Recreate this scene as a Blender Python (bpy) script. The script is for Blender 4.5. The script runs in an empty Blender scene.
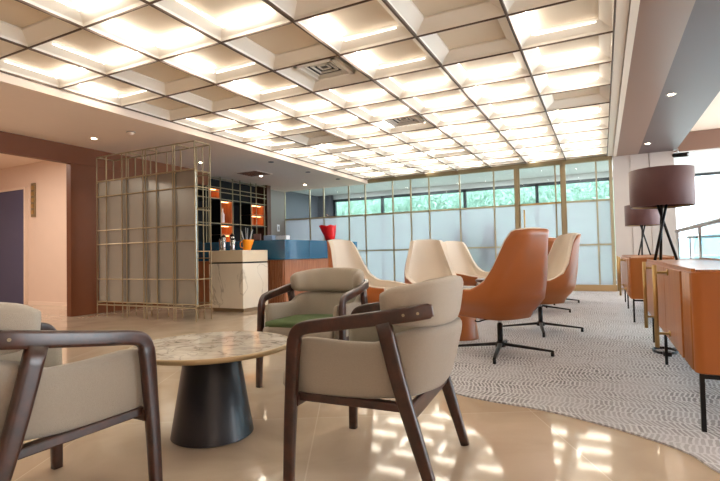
import bpy, bmesh, math, random
from mathutils import Vector, Matrix
random.seed(7)
PI = math.pi
C = bpy.context.scene.collection
scene = bpy.context.scene
def R(d): return math.radians(d)
def V(*a): return Vector(a)

# ------------------------------------------------------------------ materials
def lin(c): return tuple(((v / 255) / 12.92 if v / 255 <= 0.04045 else ((v / 255 + 0.055) / 1.055) ** 2.4) for v in c) + (1.0,)
def new_mat(name):
    m = bpy.data.materials.new(name); m.use_nodes = True
    nt = m.node_tree
    return m, nt, nt.nodes['Principled BSDF']
def plain(name, rgb, rough=0.5, metal=0.0, coat=0.0, bump=0.0, bscale=200.0, vary=0.0, vscale=4.0, spec=0.5, sheen=0.0):
    m, nt, b = new_mat(name)
    b.inputs['Base Color'].default_value = lin(rgb)
    b.inputs['Roughness'].default_value = rough
    b.inputs['Metallic'].default_value = metal
    b.inputs['Coat Weight'].default_value = coat
    b.inputs['Specular IOR Level'].default_value = spec
    b.inputs['Sheen Weight'].default_value = sheen
    tc = nt.nodes.new('ShaderNodeTexCoord')
    if vary:
        n = nt.nodes.new('ShaderNodeTexNoise'); n.inputs['Scale'].default_value = vscale; n.inputs['Detail'].default_value = 5
        mx = nt.nodes.new('ShaderNodeMix'); mx.data_type = 'RGBA'
        a = lin(rgb); mx.inputs[6].default_value = tuple(v * (1 - vary) for v in a[:3]) + (1,)
        mx.inputs[7].default_value = tuple(min(1, v * (1 + vary)) for v in a[:3]) + (1,)
        nt.links.new(tc.outputs['Object'], n.inputs['Vector']); nt.links.new(n.outputs['Fac'], mx.inputs[0])
        nt.links.new(mx.outputs[2], b.inputs['Base Color'])
    if bump:
        n2 = nt.nodes.new('ShaderNodeTexNoise'); n2.inputs['Scale'].default_value = bscale; n2.inputs['Detail'].default_value = 3
        bp = nt.nodes.new('ShaderNodeBump'); bp.inputs['Strength'].default_value = bump; bp.inputs['Distance'].default_value = 0.004
        nt.links.new(tc.outputs['Object'], n2.inputs['Vector']); nt.links.new(n2.outputs['Fac'], bp.inputs['Height'])
        nt.links.new(bp.outputs['Normal'], b.inputs['Normal'])
    return m
def glow(name, rgb, strength):
    m = bpy.data.materials.new(name); m.use_nodes = True; nt = m.node_tree
    nt.nodes.remove(nt.nodes['Principled BSDF'])
    e = nt.nodes.new('ShaderNodeEmission'); e.inputs['Color'].default_value = lin(rgb); e.inputs['Strength'].default_value = strength
    nt.links.new(e.outputs[0], nt.nodes['Material Output'].inputs['Surface'])
    return m
def wood(name, dark, light, rough=0.35, scale=(3, 3, 30), axis_scale=None, coat=0.2):
    m, nt, b = new_mat(name)
    tc = nt.nodes.new('ShaderNodeTexCoord'); mp = nt.nodes.new('ShaderNodeMapping'); mp.inputs['Scale'].default_value = scale
    n = nt.nodes.new('ShaderNodeTexNoise'); n.inputs['Scale'].default_value = 2.0; n.inputs['Detail'].default_value = 6; n.inputs['Roughness'].default_value = 0.6
    r = nt.nodes.new('ShaderNodeValToRGB'); r.color_ramp.elements[0].position = 0.35; r.color_ramp.elements[1].position = 0.7
    r.color_ramp.elements[0].color = lin(dark); r.color_ramp.elements[1].color = lin(light)
    nt.links.new(tc.outputs['Object'], mp.inputs['Vector']); nt.links.new(mp.outputs['Vector'], n.inputs['Vector'])
    nt.links.new(n.outputs['Fac'], r.inputs['Fac']); nt.links.new(r.outputs['Color'], b.inputs['Base Color'])
    b.inputs['Roughness'].default_value = rough; b.inputs['Coat Weight'].default_value = coat; b.inputs['Coat Roughness'].default_value = 0.2
    return m
def marble(name, base, vein, tint, scale=2.0, rough=0.12, width=0.03, distort=1.2, cloud=0.5):
    m, nt, b = new_mat(name)
    tc = nt.nodes.new('ShaderNodeTexCoord')
    n1 = nt.nodes.new('ShaderNodeTexNoise'); n1.inputs['Scale'].default_value = scale; n1.inputs['Detail'].default_value = 8; n1.inputs['Distortion'].default_value = distort
    sub = nt.nodes.new('ShaderNodeMath'); sub.operation = 'SUBTRACT'; sub.inputs[1].default_value = 0.5
    ab = nt.nodes.new('ShaderNodeMath'); ab.operation = 'ABSOLUTE'
    rp = nt.nodes.new('ShaderNodeValToRGB'); rp.color_ramp.elements[0].position = 0.0; rp.color_ramp.elements[1].position = width
    rp.color_ramp.elements[0].color = (1, 1, 1, 1); rp.color_ramp.elements[1].color = (0, 0, 0, 1)
    n2 = nt.nodes.new('ShaderNodeTexNoise'); n2.inputs['Scale'].default_value = scale * 1.7; n2.inputs['Detail'].default_value = 5
    r2 = nt.nodes.new('ShaderNodeValToRGB'); r2.color_ramp.elements[0].position = 0.42; r2.color_ramp.elements[1].position = 0.68
    r2.color_ramp.elements[1].color = (cloud,) * 3 + (1,)
    m1 = nt.nodes.new('ShaderNodeMix'); m1.data_type = 'RGBA'; m1.inputs[6].default_value = lin(base); m1.inputs[7].default_value = lin(tint)
    m2 = nt.nodes.new('ShaderNodeMix'); m2.data_type = 'RGBA'; m2.inputs[7].default_value = lin(vein)
    L = nt.links.new
    L(tc.outputs['Object'], n1.inputs['Vector']); L(tc.outputs['Object'], n2.inputs['Vector'])
    L(n1.outputs['Fac'], sub.inputs[0]); L(sub.outputs[0], ab.inputs[0]); L(ab.outputs[0], rp.inputs['Fac'])
    L(n2.outputs['Fac'], r2.inputs['Fac']); L(r2.outputs['Color'], m1.inputs[0]); L(m1.outputs[2], m2.inputs[6])
    mu = nt.nodes.new('ShaderNodeMath'); mu.operation = 'MULTIPLY'
    L(rp.outputs['Color'], mu.inputs[0]); L(n2.outputs['Fac'], mu.inputs[1]); L(mu.outputs[0], m2.inputs[0])
    L(m2.outputs[2], b.inputs['Base Color'])
    b.inputs['Roughness'].default_value = rough
    return m
def clear_glass(name, tint=(240, 250, 250), refl=0.08):
    m = bpy.data.materials.new(name); m.use_nodes = True; nt = m.node_tree
    nt.nodes.remove(nt.nodes['Principled BSDF'])
    t = nt.nodes.new('ShaderNodeBsdfTransparent'); t.inputs['Color'].default_value = lin(tint)
    g = nt.nodes.new('ShaderNodeBsdfGlossy'); g.inputs['Roughness'].default_value = 0.02
    lw = nt.nodes.new('ShaderNodeLayerWeight'); lw.inputs['Blend'].default_value = 0.5
    pw = nt.nodes.new('ShaderNodeMath'); pw.operation = 'POWER'; pw.inputs[1].default_value = 4.0
    f = nt.nodes.new('ShaderNodeMath'); f.operation = 'MULTIPLY_ADD'; f.inputs[1].default_value = 0.4; f.inputs[2].default_value = refl * 0.4
    nt.links.new(lw.outputs['Facing'], pw.inputs[0]); nt.links.new(pw.outputs[0], f.inputs[0])
    mx = nt.nodes.new('ShaderNodeMixShader')
    nt.links.new(f.outputs[0], mx.inputs[0]); nt.links.new(t.outputs[0], mx.inputs[1]); nt.links.new(g.outputs[0], mx.inputs[2])
    nt.links.new(mx.outputs[0], nt.nodes['Material Output'].inputs['Surface'])
    return m
def frosted(name, tint=(225, 238, 242), refr=0.45, rough=0.32, gloss=0.08, grough=0.3):
    m = bpy.data.materials.new(name); m.use_nodes = True; nt = m.node_tree
    nt.nodes.remove(nt.nodes['Principled BSDF'])
    t = nt.nodes.new('ShaderNodeBsdfTranslucent'); t.inputs['Color'].default_value = lin(tint)
    r = nt.nodes.new('ShaderNodeBsdfRefraction'); r.inputs['Color'].default_value = lin(tint); r.inputs['Roughness'].default_value = rough; r.inputs['IOR'].default_value = 1.15
    g = nt.nodes.new('ShaderNodeBsdfGlossy'); g.inputs['Roughness'].default_value = grough
    a = nt.nodes.new('ShaderNodeMixShader'); a.inputs[0].default_value = refr
    d = nt.nodes.new('ShaderNodeMixShader'); d.inputs[0].default_value = gloss
    nt.links.new(t.outputs[0], a.inputs[1]); nt.links.new(r.outputs[0], a.inputs[2])
    nt.links.new(a.outputs[0], d.inputs[1]); nt.links.new(g.outputs[0], d.inputs[2])
    nt.links.new(d.outputs[0], nt.nodes['Material Output'].inputs['Surface'])
    return m

M = {}
M['soffit'] = plain('soffit paint', (236, 216, 200), 0.6, vary=0.02)
M['wall_warm'] = plain('warm wall paint', (228, 204, 188), 0.6, vary=0.03)
M['white'] = plain('white paint', (238, 232, 222), 0.6)
M['coffer'] = plain('coffer white', (246, 241, 232), 0.55)
M['panel_beige'] = plain('coffer panel', (228, 214, 194), 0.6)
M['grid'] = plain('ceiling grid bronze', (92, 74, 62), 0.4, metal=0.4)
M['grid_strip'] = plain('ceiling edge strip', (226, 216, 204), 0.35)
M['brown_panel'] = plain('brown ceiling panel', (128, 98, 84), 0.35)
M['mauve_panel'] = plain('grey ceiling panel', (90, 74, 74), 0.45, spec=0.3)
M['portal'] = plain('brown portal panel', (116, 68, 42), 0.5, vary=0.04, spec=0.25)
M['door_blue'] = plain('dark blue door', (72, 74, 108), 0.3)
M['stone'] = plain('pale stone panel', (196, 188, 184), 0.35, vary=0.06, vscale=1.5)
M['grey_wall'] = plain('grey wall panel', (132, 124, 118), 0.45)
M['brass'] = plain('brass', (186, 154, 100), 0.35, metal=0.6)
M['mullion'] = plain('pale bronze mullion', (178, 166, 138), 0.4, metal=0.3)
M['brass_dull'] = plain('dull brass rod', (150, 134, 104), 0.42, metal=0.4)
M['gold_base'] = plain('brass kick plate', (190, 160, 118), 0.35, metal=0.5)
M['walnut'] = wood('dark walnut', (40, 20, 13), (74, 38, 25), 0.32, (8, 8, 8), coat=0.35)
M['walnut_mid'] = wood('mid walnut', (72, 40, 24), (104, 62, 38), 0.38, (10, 10, 2))
M['slat'] = wood('bar wood', (146, 92, 62), (172, 114, 80), 0.4, (14, 14, 1.5))
M['side_wood'] = wood('sideboard wood', (164, 102, 50), (184, 120, 64), 0.38, (20, 20, 1.5))
M['side_paint'] = plain('sideboard end panel', (170, 98, 42), 0.4)
M['fabric'] = plain('greige woven fabric', (160, 151, 138), 0.85, bump=0.5, bscale=420, vary=0.08, vscale=160, sheen=0.3)
M['fabric_pad'] = plain('greige pad fabric', (168, 158, 143), 0.85, bump=0.5, bscale=420, vary=0.06, vscale=160, sheen=0.3)
M['green'] = plain('green seat fabric', (78, 96, 58), 0.85, bump=0.4, bscale=380, vary=0.08, vscale=120)
M['leather'] = plain('orange leather', (166, 94, 42), 0.4, bump=0.15, bscale=260, vary=0.04, vscale=6)
M['cream'] = plain('cream fabric', (218, 206, 192), 0.8, bump=0.2, bscale=320, sheen=0.2)
M['black'] = plain('black metal', (28, 27, 28), 0.4, metal=0.5)
M['chrome'] = plain('chrome', (210, 210, 212), 0.15, metal=1.0)
M['steel'] = plain('brushed steel', (170, 172, 176), 0.3, metal=0.9)
M['navy'] = plain('dark navy lacquer', (10, 15, 27), 0.36, coat=0.1)
M['rim'] = plain('brass table rim', (178, 156, 122), 0.35, metal=0.6)
M['table_marble'] = marble('brown veined marble', (232, 226, 216), (70, 60, 52), (176, 162, 144), 4.5, 0.1, 0.035, 1.8, 0.7)
M['counter_marble'] = marble('white veined marble', (236, 228, 214), (140, 128, 116), (222, 212, 200), 1.1, 0.18, 0.012, 0.7, 0.5)
M['cream_slab'] = plain('cream stone slab', (226, 210, 184), 0.3, vary=0.03, vscale=8)
M['plinth'] = plain('plinth', (150, 126, 98), 0.4)
M['teal'] = plain('teal blue glass', (34, 92, 130), 0.08, coat=0.5)
M['shade'] = plain('plum lamp shade', (86, 52, 54), 0.6, bump=0.15, bscale=300, sheen=0.3)
M['shelf_dark'] = plain('dark shelf back', (15, 14, 17), 0.6, spec=0.25)
M['niche'] = wood('niche wood', (186, 110, 62), (212, 136, 84), 0.45, (10, 10, 2))
M['orange'] = plain('orange plastic', (244, 150, 20), 0.3)
M['red'] = plain('red plastic', (214, 16, 24), 0.3)
M['paper'] = plain('white card', (232, 232, 236), 0.5)
M['bluebox'] = plain('pale blue card', (150, 170, 200), 0.5)
M['rose'] = plain('dull rose card', (130, 96, 92), 0.5)
M['dark_frame'] = plain('dark window frame', (46, 52, 56), 0.4)
M['corridor'] = plain('corridor white', (222, 222, 220), 0.6)
M['corridor_grey'] = plain('corridor grey', (112, 114, 122), 0.6)
M['ground'] = plain('outside paving', (190, 190, 184), 0.8)
M['leaf'] = plain('green leaf', (168, 196, 176), 0.5, vary=0.3, vscale=3)
M['leaf_dark'] = plain('dark leaf', (34, 56, 44), 0.5, vary=0.2, vscale=3)
M['pot'] = plain('grey planter', (90, 92, 98), 0.5)
M['led'] = glow('warm led strip', (255, 246, 230), 18.0)
M['led_dim'] = glow('dim led strip', (255, 244, 228), 4.5)
M['spot'] = glow('downlight lens', (255, 232, 200), 25.0)
M['niche_led'] = glow('niche led', (255, 190, 120), 9.0)
M['glass'] = clear_glass('clear glass', (243, 249, 250))
M['rail_glass'] = clear_glass('balustrade glass', (214, 234, 240))
M['frost'] = frosted('frosted film', (236, 238, 244), 0.55, 0.22)
M['screen_panel'] = plain('smoky satin screen panel', (160, 162, 156), 0.24, metal=0.6)

# carpet: rows of short dashes
def carpet_mat():
    m, nt, b = new_mat('dashed grey carpet'); L = nt.links.new
    tc = nt.nodes.new('ShaderNodeTexCoord')
    nz = nt.nodes.new('ShaderNodeTexNoise'); nz.inputs['Scale'].default_value = 11; nz.inputs['Detail'].default_value = 3
    sc = nt.nodes.new('ShaderNodeVectorMath'); sc.operation = 'SCALE'; sc.inputs['Scale'].default_value = 0.04
    ad = nt.nodes.new('ShaderNodeVectorMath'); ad.operation = 'ADD'
    mp = nt.nodes.new('ShaderNodeMapping'); mp.inputs['Rotation'].default_value = (0, 0, R(-6))
    br = nt.nodes.new('ShaderNodeTexBrick'); br.inputs['Scale'].default_value = 1.0
    br.inputs['Brick Width'].default_value = 0.026; br.inputs['Row Height'].default_value = 0.10
    br.inputs['Mortar Size'].default_value = 0.0055; br.inputs['Mortar Smooth'].default_value = 0.15; br.inputs['Bias'].default_value = -0.2
    br.inputs['Color1'].default_value = lin((136, 135, 140)); br.inputs['Color2'].default_value = lin((180, 180, 186)); br.inputs['Mortar'].default_value = lin((218, 219, 224))
    n2 = nt.nodes.new('ShaderNodeTexNoise'); n2.inputs['Scale'].default_value = 2.2; n2.inputs['Detail'].default_value = 4
    rp = nt.nodes.new('ShaderNodeValToRGB'); rp.color_ramp.elements[0].position = 0.38; rp.color_ramp.elements[1].position = 0.62
    rp.color_ramp.elements[0].color = (0.0, 0.0, 0.0, 1); rp.color_ramp.elements[1].color = (0.6, 0.6, 0.6, 1)
    mx = nt.nodes.new('ShaderNodeMix'); mx.data_type = 'RGBA'; mx.inputs[7].default_value = lin((200, 200, 206))
    n3 = nt.nodes.new('ShaderNodeTexNoise'); n3.inputs['Scale'].default_value = 240
    bp = nt.nodes.new('ShaderNodeBump'); bp.inputs['Strength'].default_value = 0.6; bp.inputs['Distance'].default_value = 0.006
    L(tc.outputs['Object'], nz.inputs['Vector']); L(nz.outputs['Color'], sc.inputs[0]); L(tc.outputs['Object'], ad.inputs[0]); L(sc.outputs[0], ad.inputs[1])
    sx = nt.nodes.new('ShaderNodeSeparateXYZ'); cx = nt.nodes.new('ShaderNodeCombineXYZ')
    mu = nt.nodes.new('ShaderNodeMath'); mu.operation = 'MULTIPLY'; mu.inputs[1].default_value = 2 * PI / 0.41
    si = nt.nodes.new('ShaderNodeMath'); si.operation = 'SINE'; ma = nt.nodes.new('ShaderNodeMath'); ma.operation = 'MULTIPLY_ADD'; ma.inputs[1].default_value = 0.022
    L(ad.outputs[0], sx.inputs[0]); L(sx.outputs['Y'], mu.inputs[0]); L(mu.outputs[0], si.inputs[0]); L(si.outputs[0], ma.inputs[0]); L(sx.outputs['X'], ma.inputs[2])
    L(ma.outputs[0], cx.inputs['X']); L(sx.outputs['Y'], cx.inputs['Y']); L(cx.outputs[0], mp.inputs['Vector']); L(mp.outputs[0], br.inputs['Vector']); L(tc.outputs['Object'], n2.inputs['Vector'])
    L(n2.outputs['Fac'], rp.inputs['Fac']); L(rp.outputs['Color'], mx.inputs[0]); L(br.outputs['Color'], mx.inputs[6]); L(mx.outputs[2], b.inputs['Base Color'])
    L(tc.outputs['Object'], n3.inputs['Vector']); L(n3.outputs['Fac'], bp.inputs['Height']); L(bp.outputs['Normal'], b.inputs['Normal'])
    b.inputs['Roughness'].default_value = 0.95; b.inputs['Specular IOR Level'].default_value = 0.1
    return m
M['carpet'] = carpet_mat()
def floor_mat():
    m, nt, b = new_mat('polished beige marble floor'); L = nt.links.new
    tc = nt.nodes.new('ShaderNodeTexCoord'); mp = nt.nodes.new('ShaderNodeMapping'); mp.inputs['Rotation'].default_value = (0, 0, R(62)); mp.inputs['Location'].default_value = (0.3, 0.2, 0)
    br = nt.nodes.new('ShaderNodeTexBrick'); br.offset = 0.0; br.inputs['Scale'].default_value = 1; br.inputs['Brick Width'].default_value = 1.2; br.inputs['Row Height'].default_value = 1.2
    br.inputs['Mortar Size'].default_value = 0.003; br.inputs['Color1'].default_value = lin((208, 193, 174)); br.inputs['Color2'].default_value = lin((202, 186, 166)); br.inputs['Mortar'].default_value = lin((222, 210, 192))
    n = nt.nodes.new('ShaderNodeTexNoise'); n.inputs['Scale'].default_value = 2.4; n.inputs['Detail'].default_value = 8; n.inputs['Distortion'].default_value = 0.8
    rp = nt.nodes.new('ShaderNodeValToRGB'); rp.color_ramp.elements[0].position = 0.35; rp.color_ramp.elements[1].position = 0.65
    rp.color_ramp.elements[0].color = (0.86, 0.84, 0.82, 1); rp.color_ramp.elements[1].color = (1, 1, 1, 1)
    mx = nt.nodes.new('ShaderNodeMix'); mx.data_type = 'RGBA'; mx.blend_type = 'MULTIPLY'; mx.inputs[0].default_value = 1
    L(tc.outputs['Object'], mp.inputs['Vector']); L(mp.outputs[0], br.inputs['Vector']); L(tc.outputs['Object'], n.inputs['Vector'])
    L(n.outputs['Fac'], rp.inputs['Fac']); L(br.outputs['Color'], mx.inputs[6]); L(rp.outputs['Color'], mx.inputs[7]); L(mx.outputs[2], b.inputs['Base Color'])
    b.inputs['Roughness'].default_value = 0.06
    return m
M['floor'] = floor_mat()

# ------------------------------------------------------------------ mesh helpers
def obj(name, bm, mat, parent=None, smooth=False, bevel=0.0, loc=None, subsurf=0):
    me = bpy.data.meshes.new(name); bmesh.ops.recalc_face_normals(bm, faces=bm.faces); bm.to_mesh(me); bm.free()
    me.materials.append(M[mat] if isinstance(mat, str) else mat)
    if smooth:
        for p in me.polygons: p.use_smooth = True
    o = bpy.data.objects.new(name, me); C.objects.link(o)
    if parent: o.parent = parent
    if loc: o.location = loc
    if bevel:
        b = o.modifiers.new('bevel', 'BEVEL'); b.width = bevel; b.segments = 2; b.limit_method = 'ANGLE'
    if subsurf:
        s = o.modifiers.new('subsurf', 'SUBSURF'); s.levels = subsurf; s.render_levels = subsurf
    return o
def thing(name, label, cat, loc=(0, 0, 0), rotz=0, group=None):
    o = bpy.data.objects.new(name, None); C.objects.link(o); o.empty_display_size = 0.2
    o.location = loc; o.rotation_euler = (0, 0, rotz)
    return tag(o, label, cat, group)
def tag(o, label, cat, group=None):
    o['label'] = label; o['category'] = cat
    if group: o['group'] = group
    return o
def struct(o): o['kind'] = 'structure'; return o
def dup(o, parent=None, loc=None, rotz=None, label=None):
    c = o.copy(); C.objects.link(c)
    if parent: c.parent = parent
    if loc is not None: c.location = loc
    if rotz is not None: c.rotation_euler = (0, 0, rotz)
    if label: c['label'] = label
    for ch in list(o.children): dup(ch, c)
    return c
def box(bm, x0, x1, y0, y1, z0, z1):
    v = [bm.verts.new(p) for p in [(x0, y0, z0), (x1, y0, z0), (x1, y1, z0), (x0, y1, z0), (x0, y0, z1), (x1, y0, z1), (x1, y1, z1), (x0, y1, z1)]]
    for f in [(0, 3, 2, 1), (4, 5, 6, 7), (0, 1, 5, 4), (1, 2, 6, 5), (2, 3, 7, 6), (3, 0, 4, 7)]: bm.faces.new([v[i] for i in f])
    return bm
def B(x0, x1, y0, y1, z0, z1): return box(bmesh.new(), x0, x1, y0, y1, z0, z1)
def lathe(prof, n=32, bm=None, c=(0, 0)):
    bm = bm or bmesh.new(); rings = []
    for r, z in prof:
        if r < 1e-5: rings.append([bm.verts.new((c[0], c[1], z))])
        else: rings.append([bm.verts.new((c[0] + r * math.cos(2 * PI * i / n), c[1] + r * math.sin(2 * PI * i / n), z)) for i in range(n)])
    for a, b in zip(rings, rings[1:]):
        if len(a) == 1 and len(b) == 1: continue
        for i in range(n):
            j = (i + 1) % n
            if len(a) == 1: bm.faces.new([a[0], b[j], b[i]])
            elif len(b) == 1: bm.faces.new([a[i], a[j], b[0]])
            else: bm.faces.new([a[i], a[j], b[j], b[i]])
    return bm
def catmull(pts, n=6):
    pts = [Vector(p) for p in pts]; out = []
    P = [pts[0] * 2 - pts[1]] + pts + [pts[-1] * 2 - pts[-2]]
    for i in range(1, len(P) - 2):
        p0, p1, p2, p3 = P[i - 1:i + 3]
        for k in range(n):
            t = k / n
            out.append(0.5 * ((2 * p1) + (p2 - p0) * t + (2 * p0 - 5 * p1 + 4 * p2 - p3) * t * t + (3 * p1 - p0 - 3 * p2 + p3) * t ** 3))
    out.append(pts[-1]); return out
def lerp_list(vals, m):
    out = []
    for i in range(m):
        t = i / (m - 1) * (len(vals) - 1); k = min(int(t), len(vals) - 2); f = t - k
        a, b = vals[k], vals[k + 1]
        out.append(tuple(x + (y - x) * f for x, y in zip(a, b)) if isinstance(a, tuple) else a + (b - a) * f)
    return out
def sweep(pts, sizes, side, n=12, ex=3.5, bm=None, cap_round=0.0):
    """closed tube along pts; sizes = (across, along-normal) half widths; side(i,t)->vector roughly across."""
    bm = bm or bmesh.new(); pts = [Vector(p) for p in pts]; rings = []
    m = len(pts)
    for i, p in enumerate(pts):
        t = (pts[min(i + 1, m - 1)] - pts[max(i - 1, 0)]).normalized()
        s = side(i) if callable(side) else Vector(side)
        s = (s - t * s.dot(t)).normalized(); nn = t.cross(s)
        a, b = sizes[i]; ring = []
        for k in range(n):
            th = 2 * PI * (k + 0.5) / n; ct, st = math.cos(th), math.sin(th)
            e = 2 / ex
            ring.append(bm.verts.new(p + s * (a * math.copysign(abs(ct) ** e, ct)) + nn * (b * math.copysign(abs(st) ** e, st))))
        rings.append(ring)
    for r0, r1 in zip(rings, rings[1:]):
        for k in range(n): bm.faces.new([r0[k], r0[(k + 1) % n], r1[(k + 1) % n], r1[k]])
    bm.faces.new(rings[0][::-1]); bm.faces.new(rings[-1])
    return bm
def tube(pts, r, n=10, bm=None):
    pts = [Vector(p) for p in pts]; bm = bm or bmesh.new(); rings = []; m = len(pts)
    up = None
    for i, p in enumerate(pts):
        t = (pts[min(i + 1, m - 1)] - pts[max(i - 1, 0)]).normalized()
        if up is None: up = Vector((0, 0, 1)) if abs(t.z) < 0.9 else Vector((1, 0, 0))
        s = t.cross(up).normalized(); up = s.cross(t)
        rr = r[i] if isinstance(r, (list, tuple)) else r
        rings.append([bm.verts.new(p + s * (rr * math.cos(2 * PI * k / n)) + up * (rr * math.sin(2 * PI * k / n))) for k in range(n)])
    for r0, r1 in zip(rings, rings[1:]):
        for k in range(n): bm.faces.new([r0[k], r0[(k + 1) % n], r1[(k + 1) % n], r1[k]])
    bm.faces.new(rings[0][::-1]); bm.faces.new(rings[-1])
    return bm
def prism(poly, z0, z1, bm=None):
    bm = bm or bmesh.new()
    a = [bm.verts.new((x, y, z0)) for x, y in poly]; b = [bm.verts.new((x, y, z1)) for x, y in poly]
    bm.faces.new(a[::-1]); bm.faces.new(b)
    for i in range(len(poly)):
        j = (i + 1) % len(poly); bm.faces.new([a[i], a[j], b[j], b[i]])
    return bm
def bar(x0, x1, y0, y1, z0, z1, name, mat, parent, bevel=0.0): return obj(name, B(x0, x1, y0, y1, z0, z1), mat, parent, bevel=bevel)

# ------------------------------------------------------------------ camera (0,0,0.9)
cam = bpy.data.cameras.new('camera'); cam.sensor_width = 36; cam.sensor_fit = 'HORIZONTAL'; cam.lens = 479.6 / 720 * 36
cam.clip_start = 0.05; cam.clip_end = 200
co = bpy.data.objects.new('camera', cam); C.objects.link(co)
co.matrix_world = Matrix.Translation((0, 0, 0.9)) @ Matrix.Rotation(0.4671, 4, 'Z') @ Matrix.Rotation(PI / 2 + 0.0298, 4, 'X') @ Matrix.Rotation(-0.0218, 4, 'Z')
scene.camera = co

# ------------------------------------------------------------------ setting
ZC = 2.9; ZS = 2.80; YW = 11.6
GX = lambda a: 0.1594 - 0.8156 * a
GY = lambda b: 1.786 + 0.7918 * b
struct(obj('floor', B(-16, 2.6, -4, 14.05, -0.1, 0), 'floor'))

# carpet (fitted, inlaid in a sweeping curve)
edge = catmull([(0.92, 1.2, 0), (0.75, 1.7, 0), (0.55, 2.1, 0), (0.382, 2.364, 0), (0.307, 2.519, 0), (0.171, 2.643, 0), (-0.06, 2.776, 0), (-0.338, 2.889, 0), (-0.629, 2.939, 0), (-0.893, 3.032, 0), (-1.28, 3.3, 0), (-1.75, 4.0, 0), (-2.25, 5.2, 0), (-2.75, 7.0, 0), (-3.05, 9.4, 0), (-3.1, 11.5, 0)], 6)
poly = [(p.x, p.y) for p in edge] + [(0.92, 11.5)]
cp = obj('carpet', prism(poly[::-1], 0.001, 0.009), 'carpet')
tag(cp, 'grey and white dash-patterned fitted carpet with a curved edge against the marble', 'carpet')

# ceiling: soffit round the coffered field, coffers as parts
bm = bmesh.new()
for a in [(-7.7, GX(7) - 0.012, -4, YW, ZS, ZS + 0.06), (-8.35, -7.7, 7.9, YW, ZS, ZS + 0.06), (GX(7) - 0.06, GX(7) - 0.012, -4, YW, ZS + 0.06, ZC + 0.02), (-16, 2.6, -4, 14.05, 3.32, 3.42)]: box(bm, *a)
ceil = struct(obj('ceiling', bm, 'soffit'))
struct(obj('ceiling.001', B(-12.5, -7.83, -4, 6.4, 3.0, 3.06), 'soffit'))
FAR, LEFT, BOTH, NONE = 'f', 'l', 'b', 'n'
lit = {}
for i in range(7):
    for j in range(-1, 13): lit[(i, j)] = random.choice([BOTH, FAR, FAR, FAR, FAR, LEFT, FAR, FAR, BOTH])
for k in [(3, 2), (2, 1), (1, 2), (1, 3), (0, 2), (3, 3), (5, 0), (6, 0), (6, 3), (5, 2), (5, 3), (0, 6), (5, 6)]: lit[k] = NONE
for k in [(3, 1), (6, 1), (5, 1), (4, 0), (0, 4), (1, 4), (2, 4), (3, 4), (4, 4), (5, 4), (3, 5), (4, 5)]: lit[k] = FAR
for k in [(2, 2), (2, 3), (4, 2), (4, 3), (0, 3), (6, 2)]: lit[k] = LEFT
for k in [(4, 1)]: lit[k] = BOTH
def coffer_bm(h=0.095, inset=0.115, step=0.03, t=0.012):
    X, Y = 0.8156 / 2 - 0.003, 0.7918 / 2 - 0.003; bm = bmesh.new()
    def ring(d, z): return [bm.verts.new(p) for p in ((-X + d, -Y + d, z), (X - d, -Y + d, z), (X - d, Y - d, z), (-X + d, Y - d, z))]
    rs = [ring(0, 0), ring(0.012, 0.03), ring(inset, h), ring(inset, h + step)]
    out = [ring(inset - t, h + step + t), ring(inset - t, h + t), ring(0.0, 0.03 + t), ring(-0.002, 0)]
    seq = rs + [None] + out
    for a, b in zip(rs, rs[1:]):
        for k in range(4): l = (k + 1) % 4; bm.faces.new([a[k], a[l], b[l], b[k]])
    bm.faces.new(rs[-1])
    for a, b in zip(out, out[1:]):
        for k in range(4): l = (k + 1) % 4; bm.faces.new([a[k], a[l], b[l], b[k]])
    bm.faces.new(out[0])
    for k in range(4): l = (k + 1) % 4; bm.faces.new([out[-1][k], out[-1][l], rs[0][l], rs[0][k]])
    return bm
XP, YP = 0.285, 0.272
cof0 = panel0 = None; strips = {}
def vent_parts(parent):
    z = 0.070
    fr = bmesh.new(); w = 0.25
    for a in [(-w, w, -w, -w + 0.045), (-w, w, w - 0.045, w), (-w, -w + 0.045, -w, w), (w - 0.045, w, -w, w)]: box(fr, *a, z - 0.012, z + 0.03)
    for k in range(3):
        q = 0.17 - k * 0.055; t = 0.012
        for a in [(-q, q, -q, -q + t), (-q, q, q - t, q), (-q, -q + t, -q, q), (q - t, q, -q, q)]: box(fr, *a, z + 0.002 + 0.01 * k, z + 0.022 + 0.01 * k)
    f = obj('frame', fr, 'white', parent)
    obj('duct', B(-w + 0.03, w - 0.03, -w + 0.03, w - 0.03, z + 0.036, z + 0.046), 'black', parent)
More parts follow.
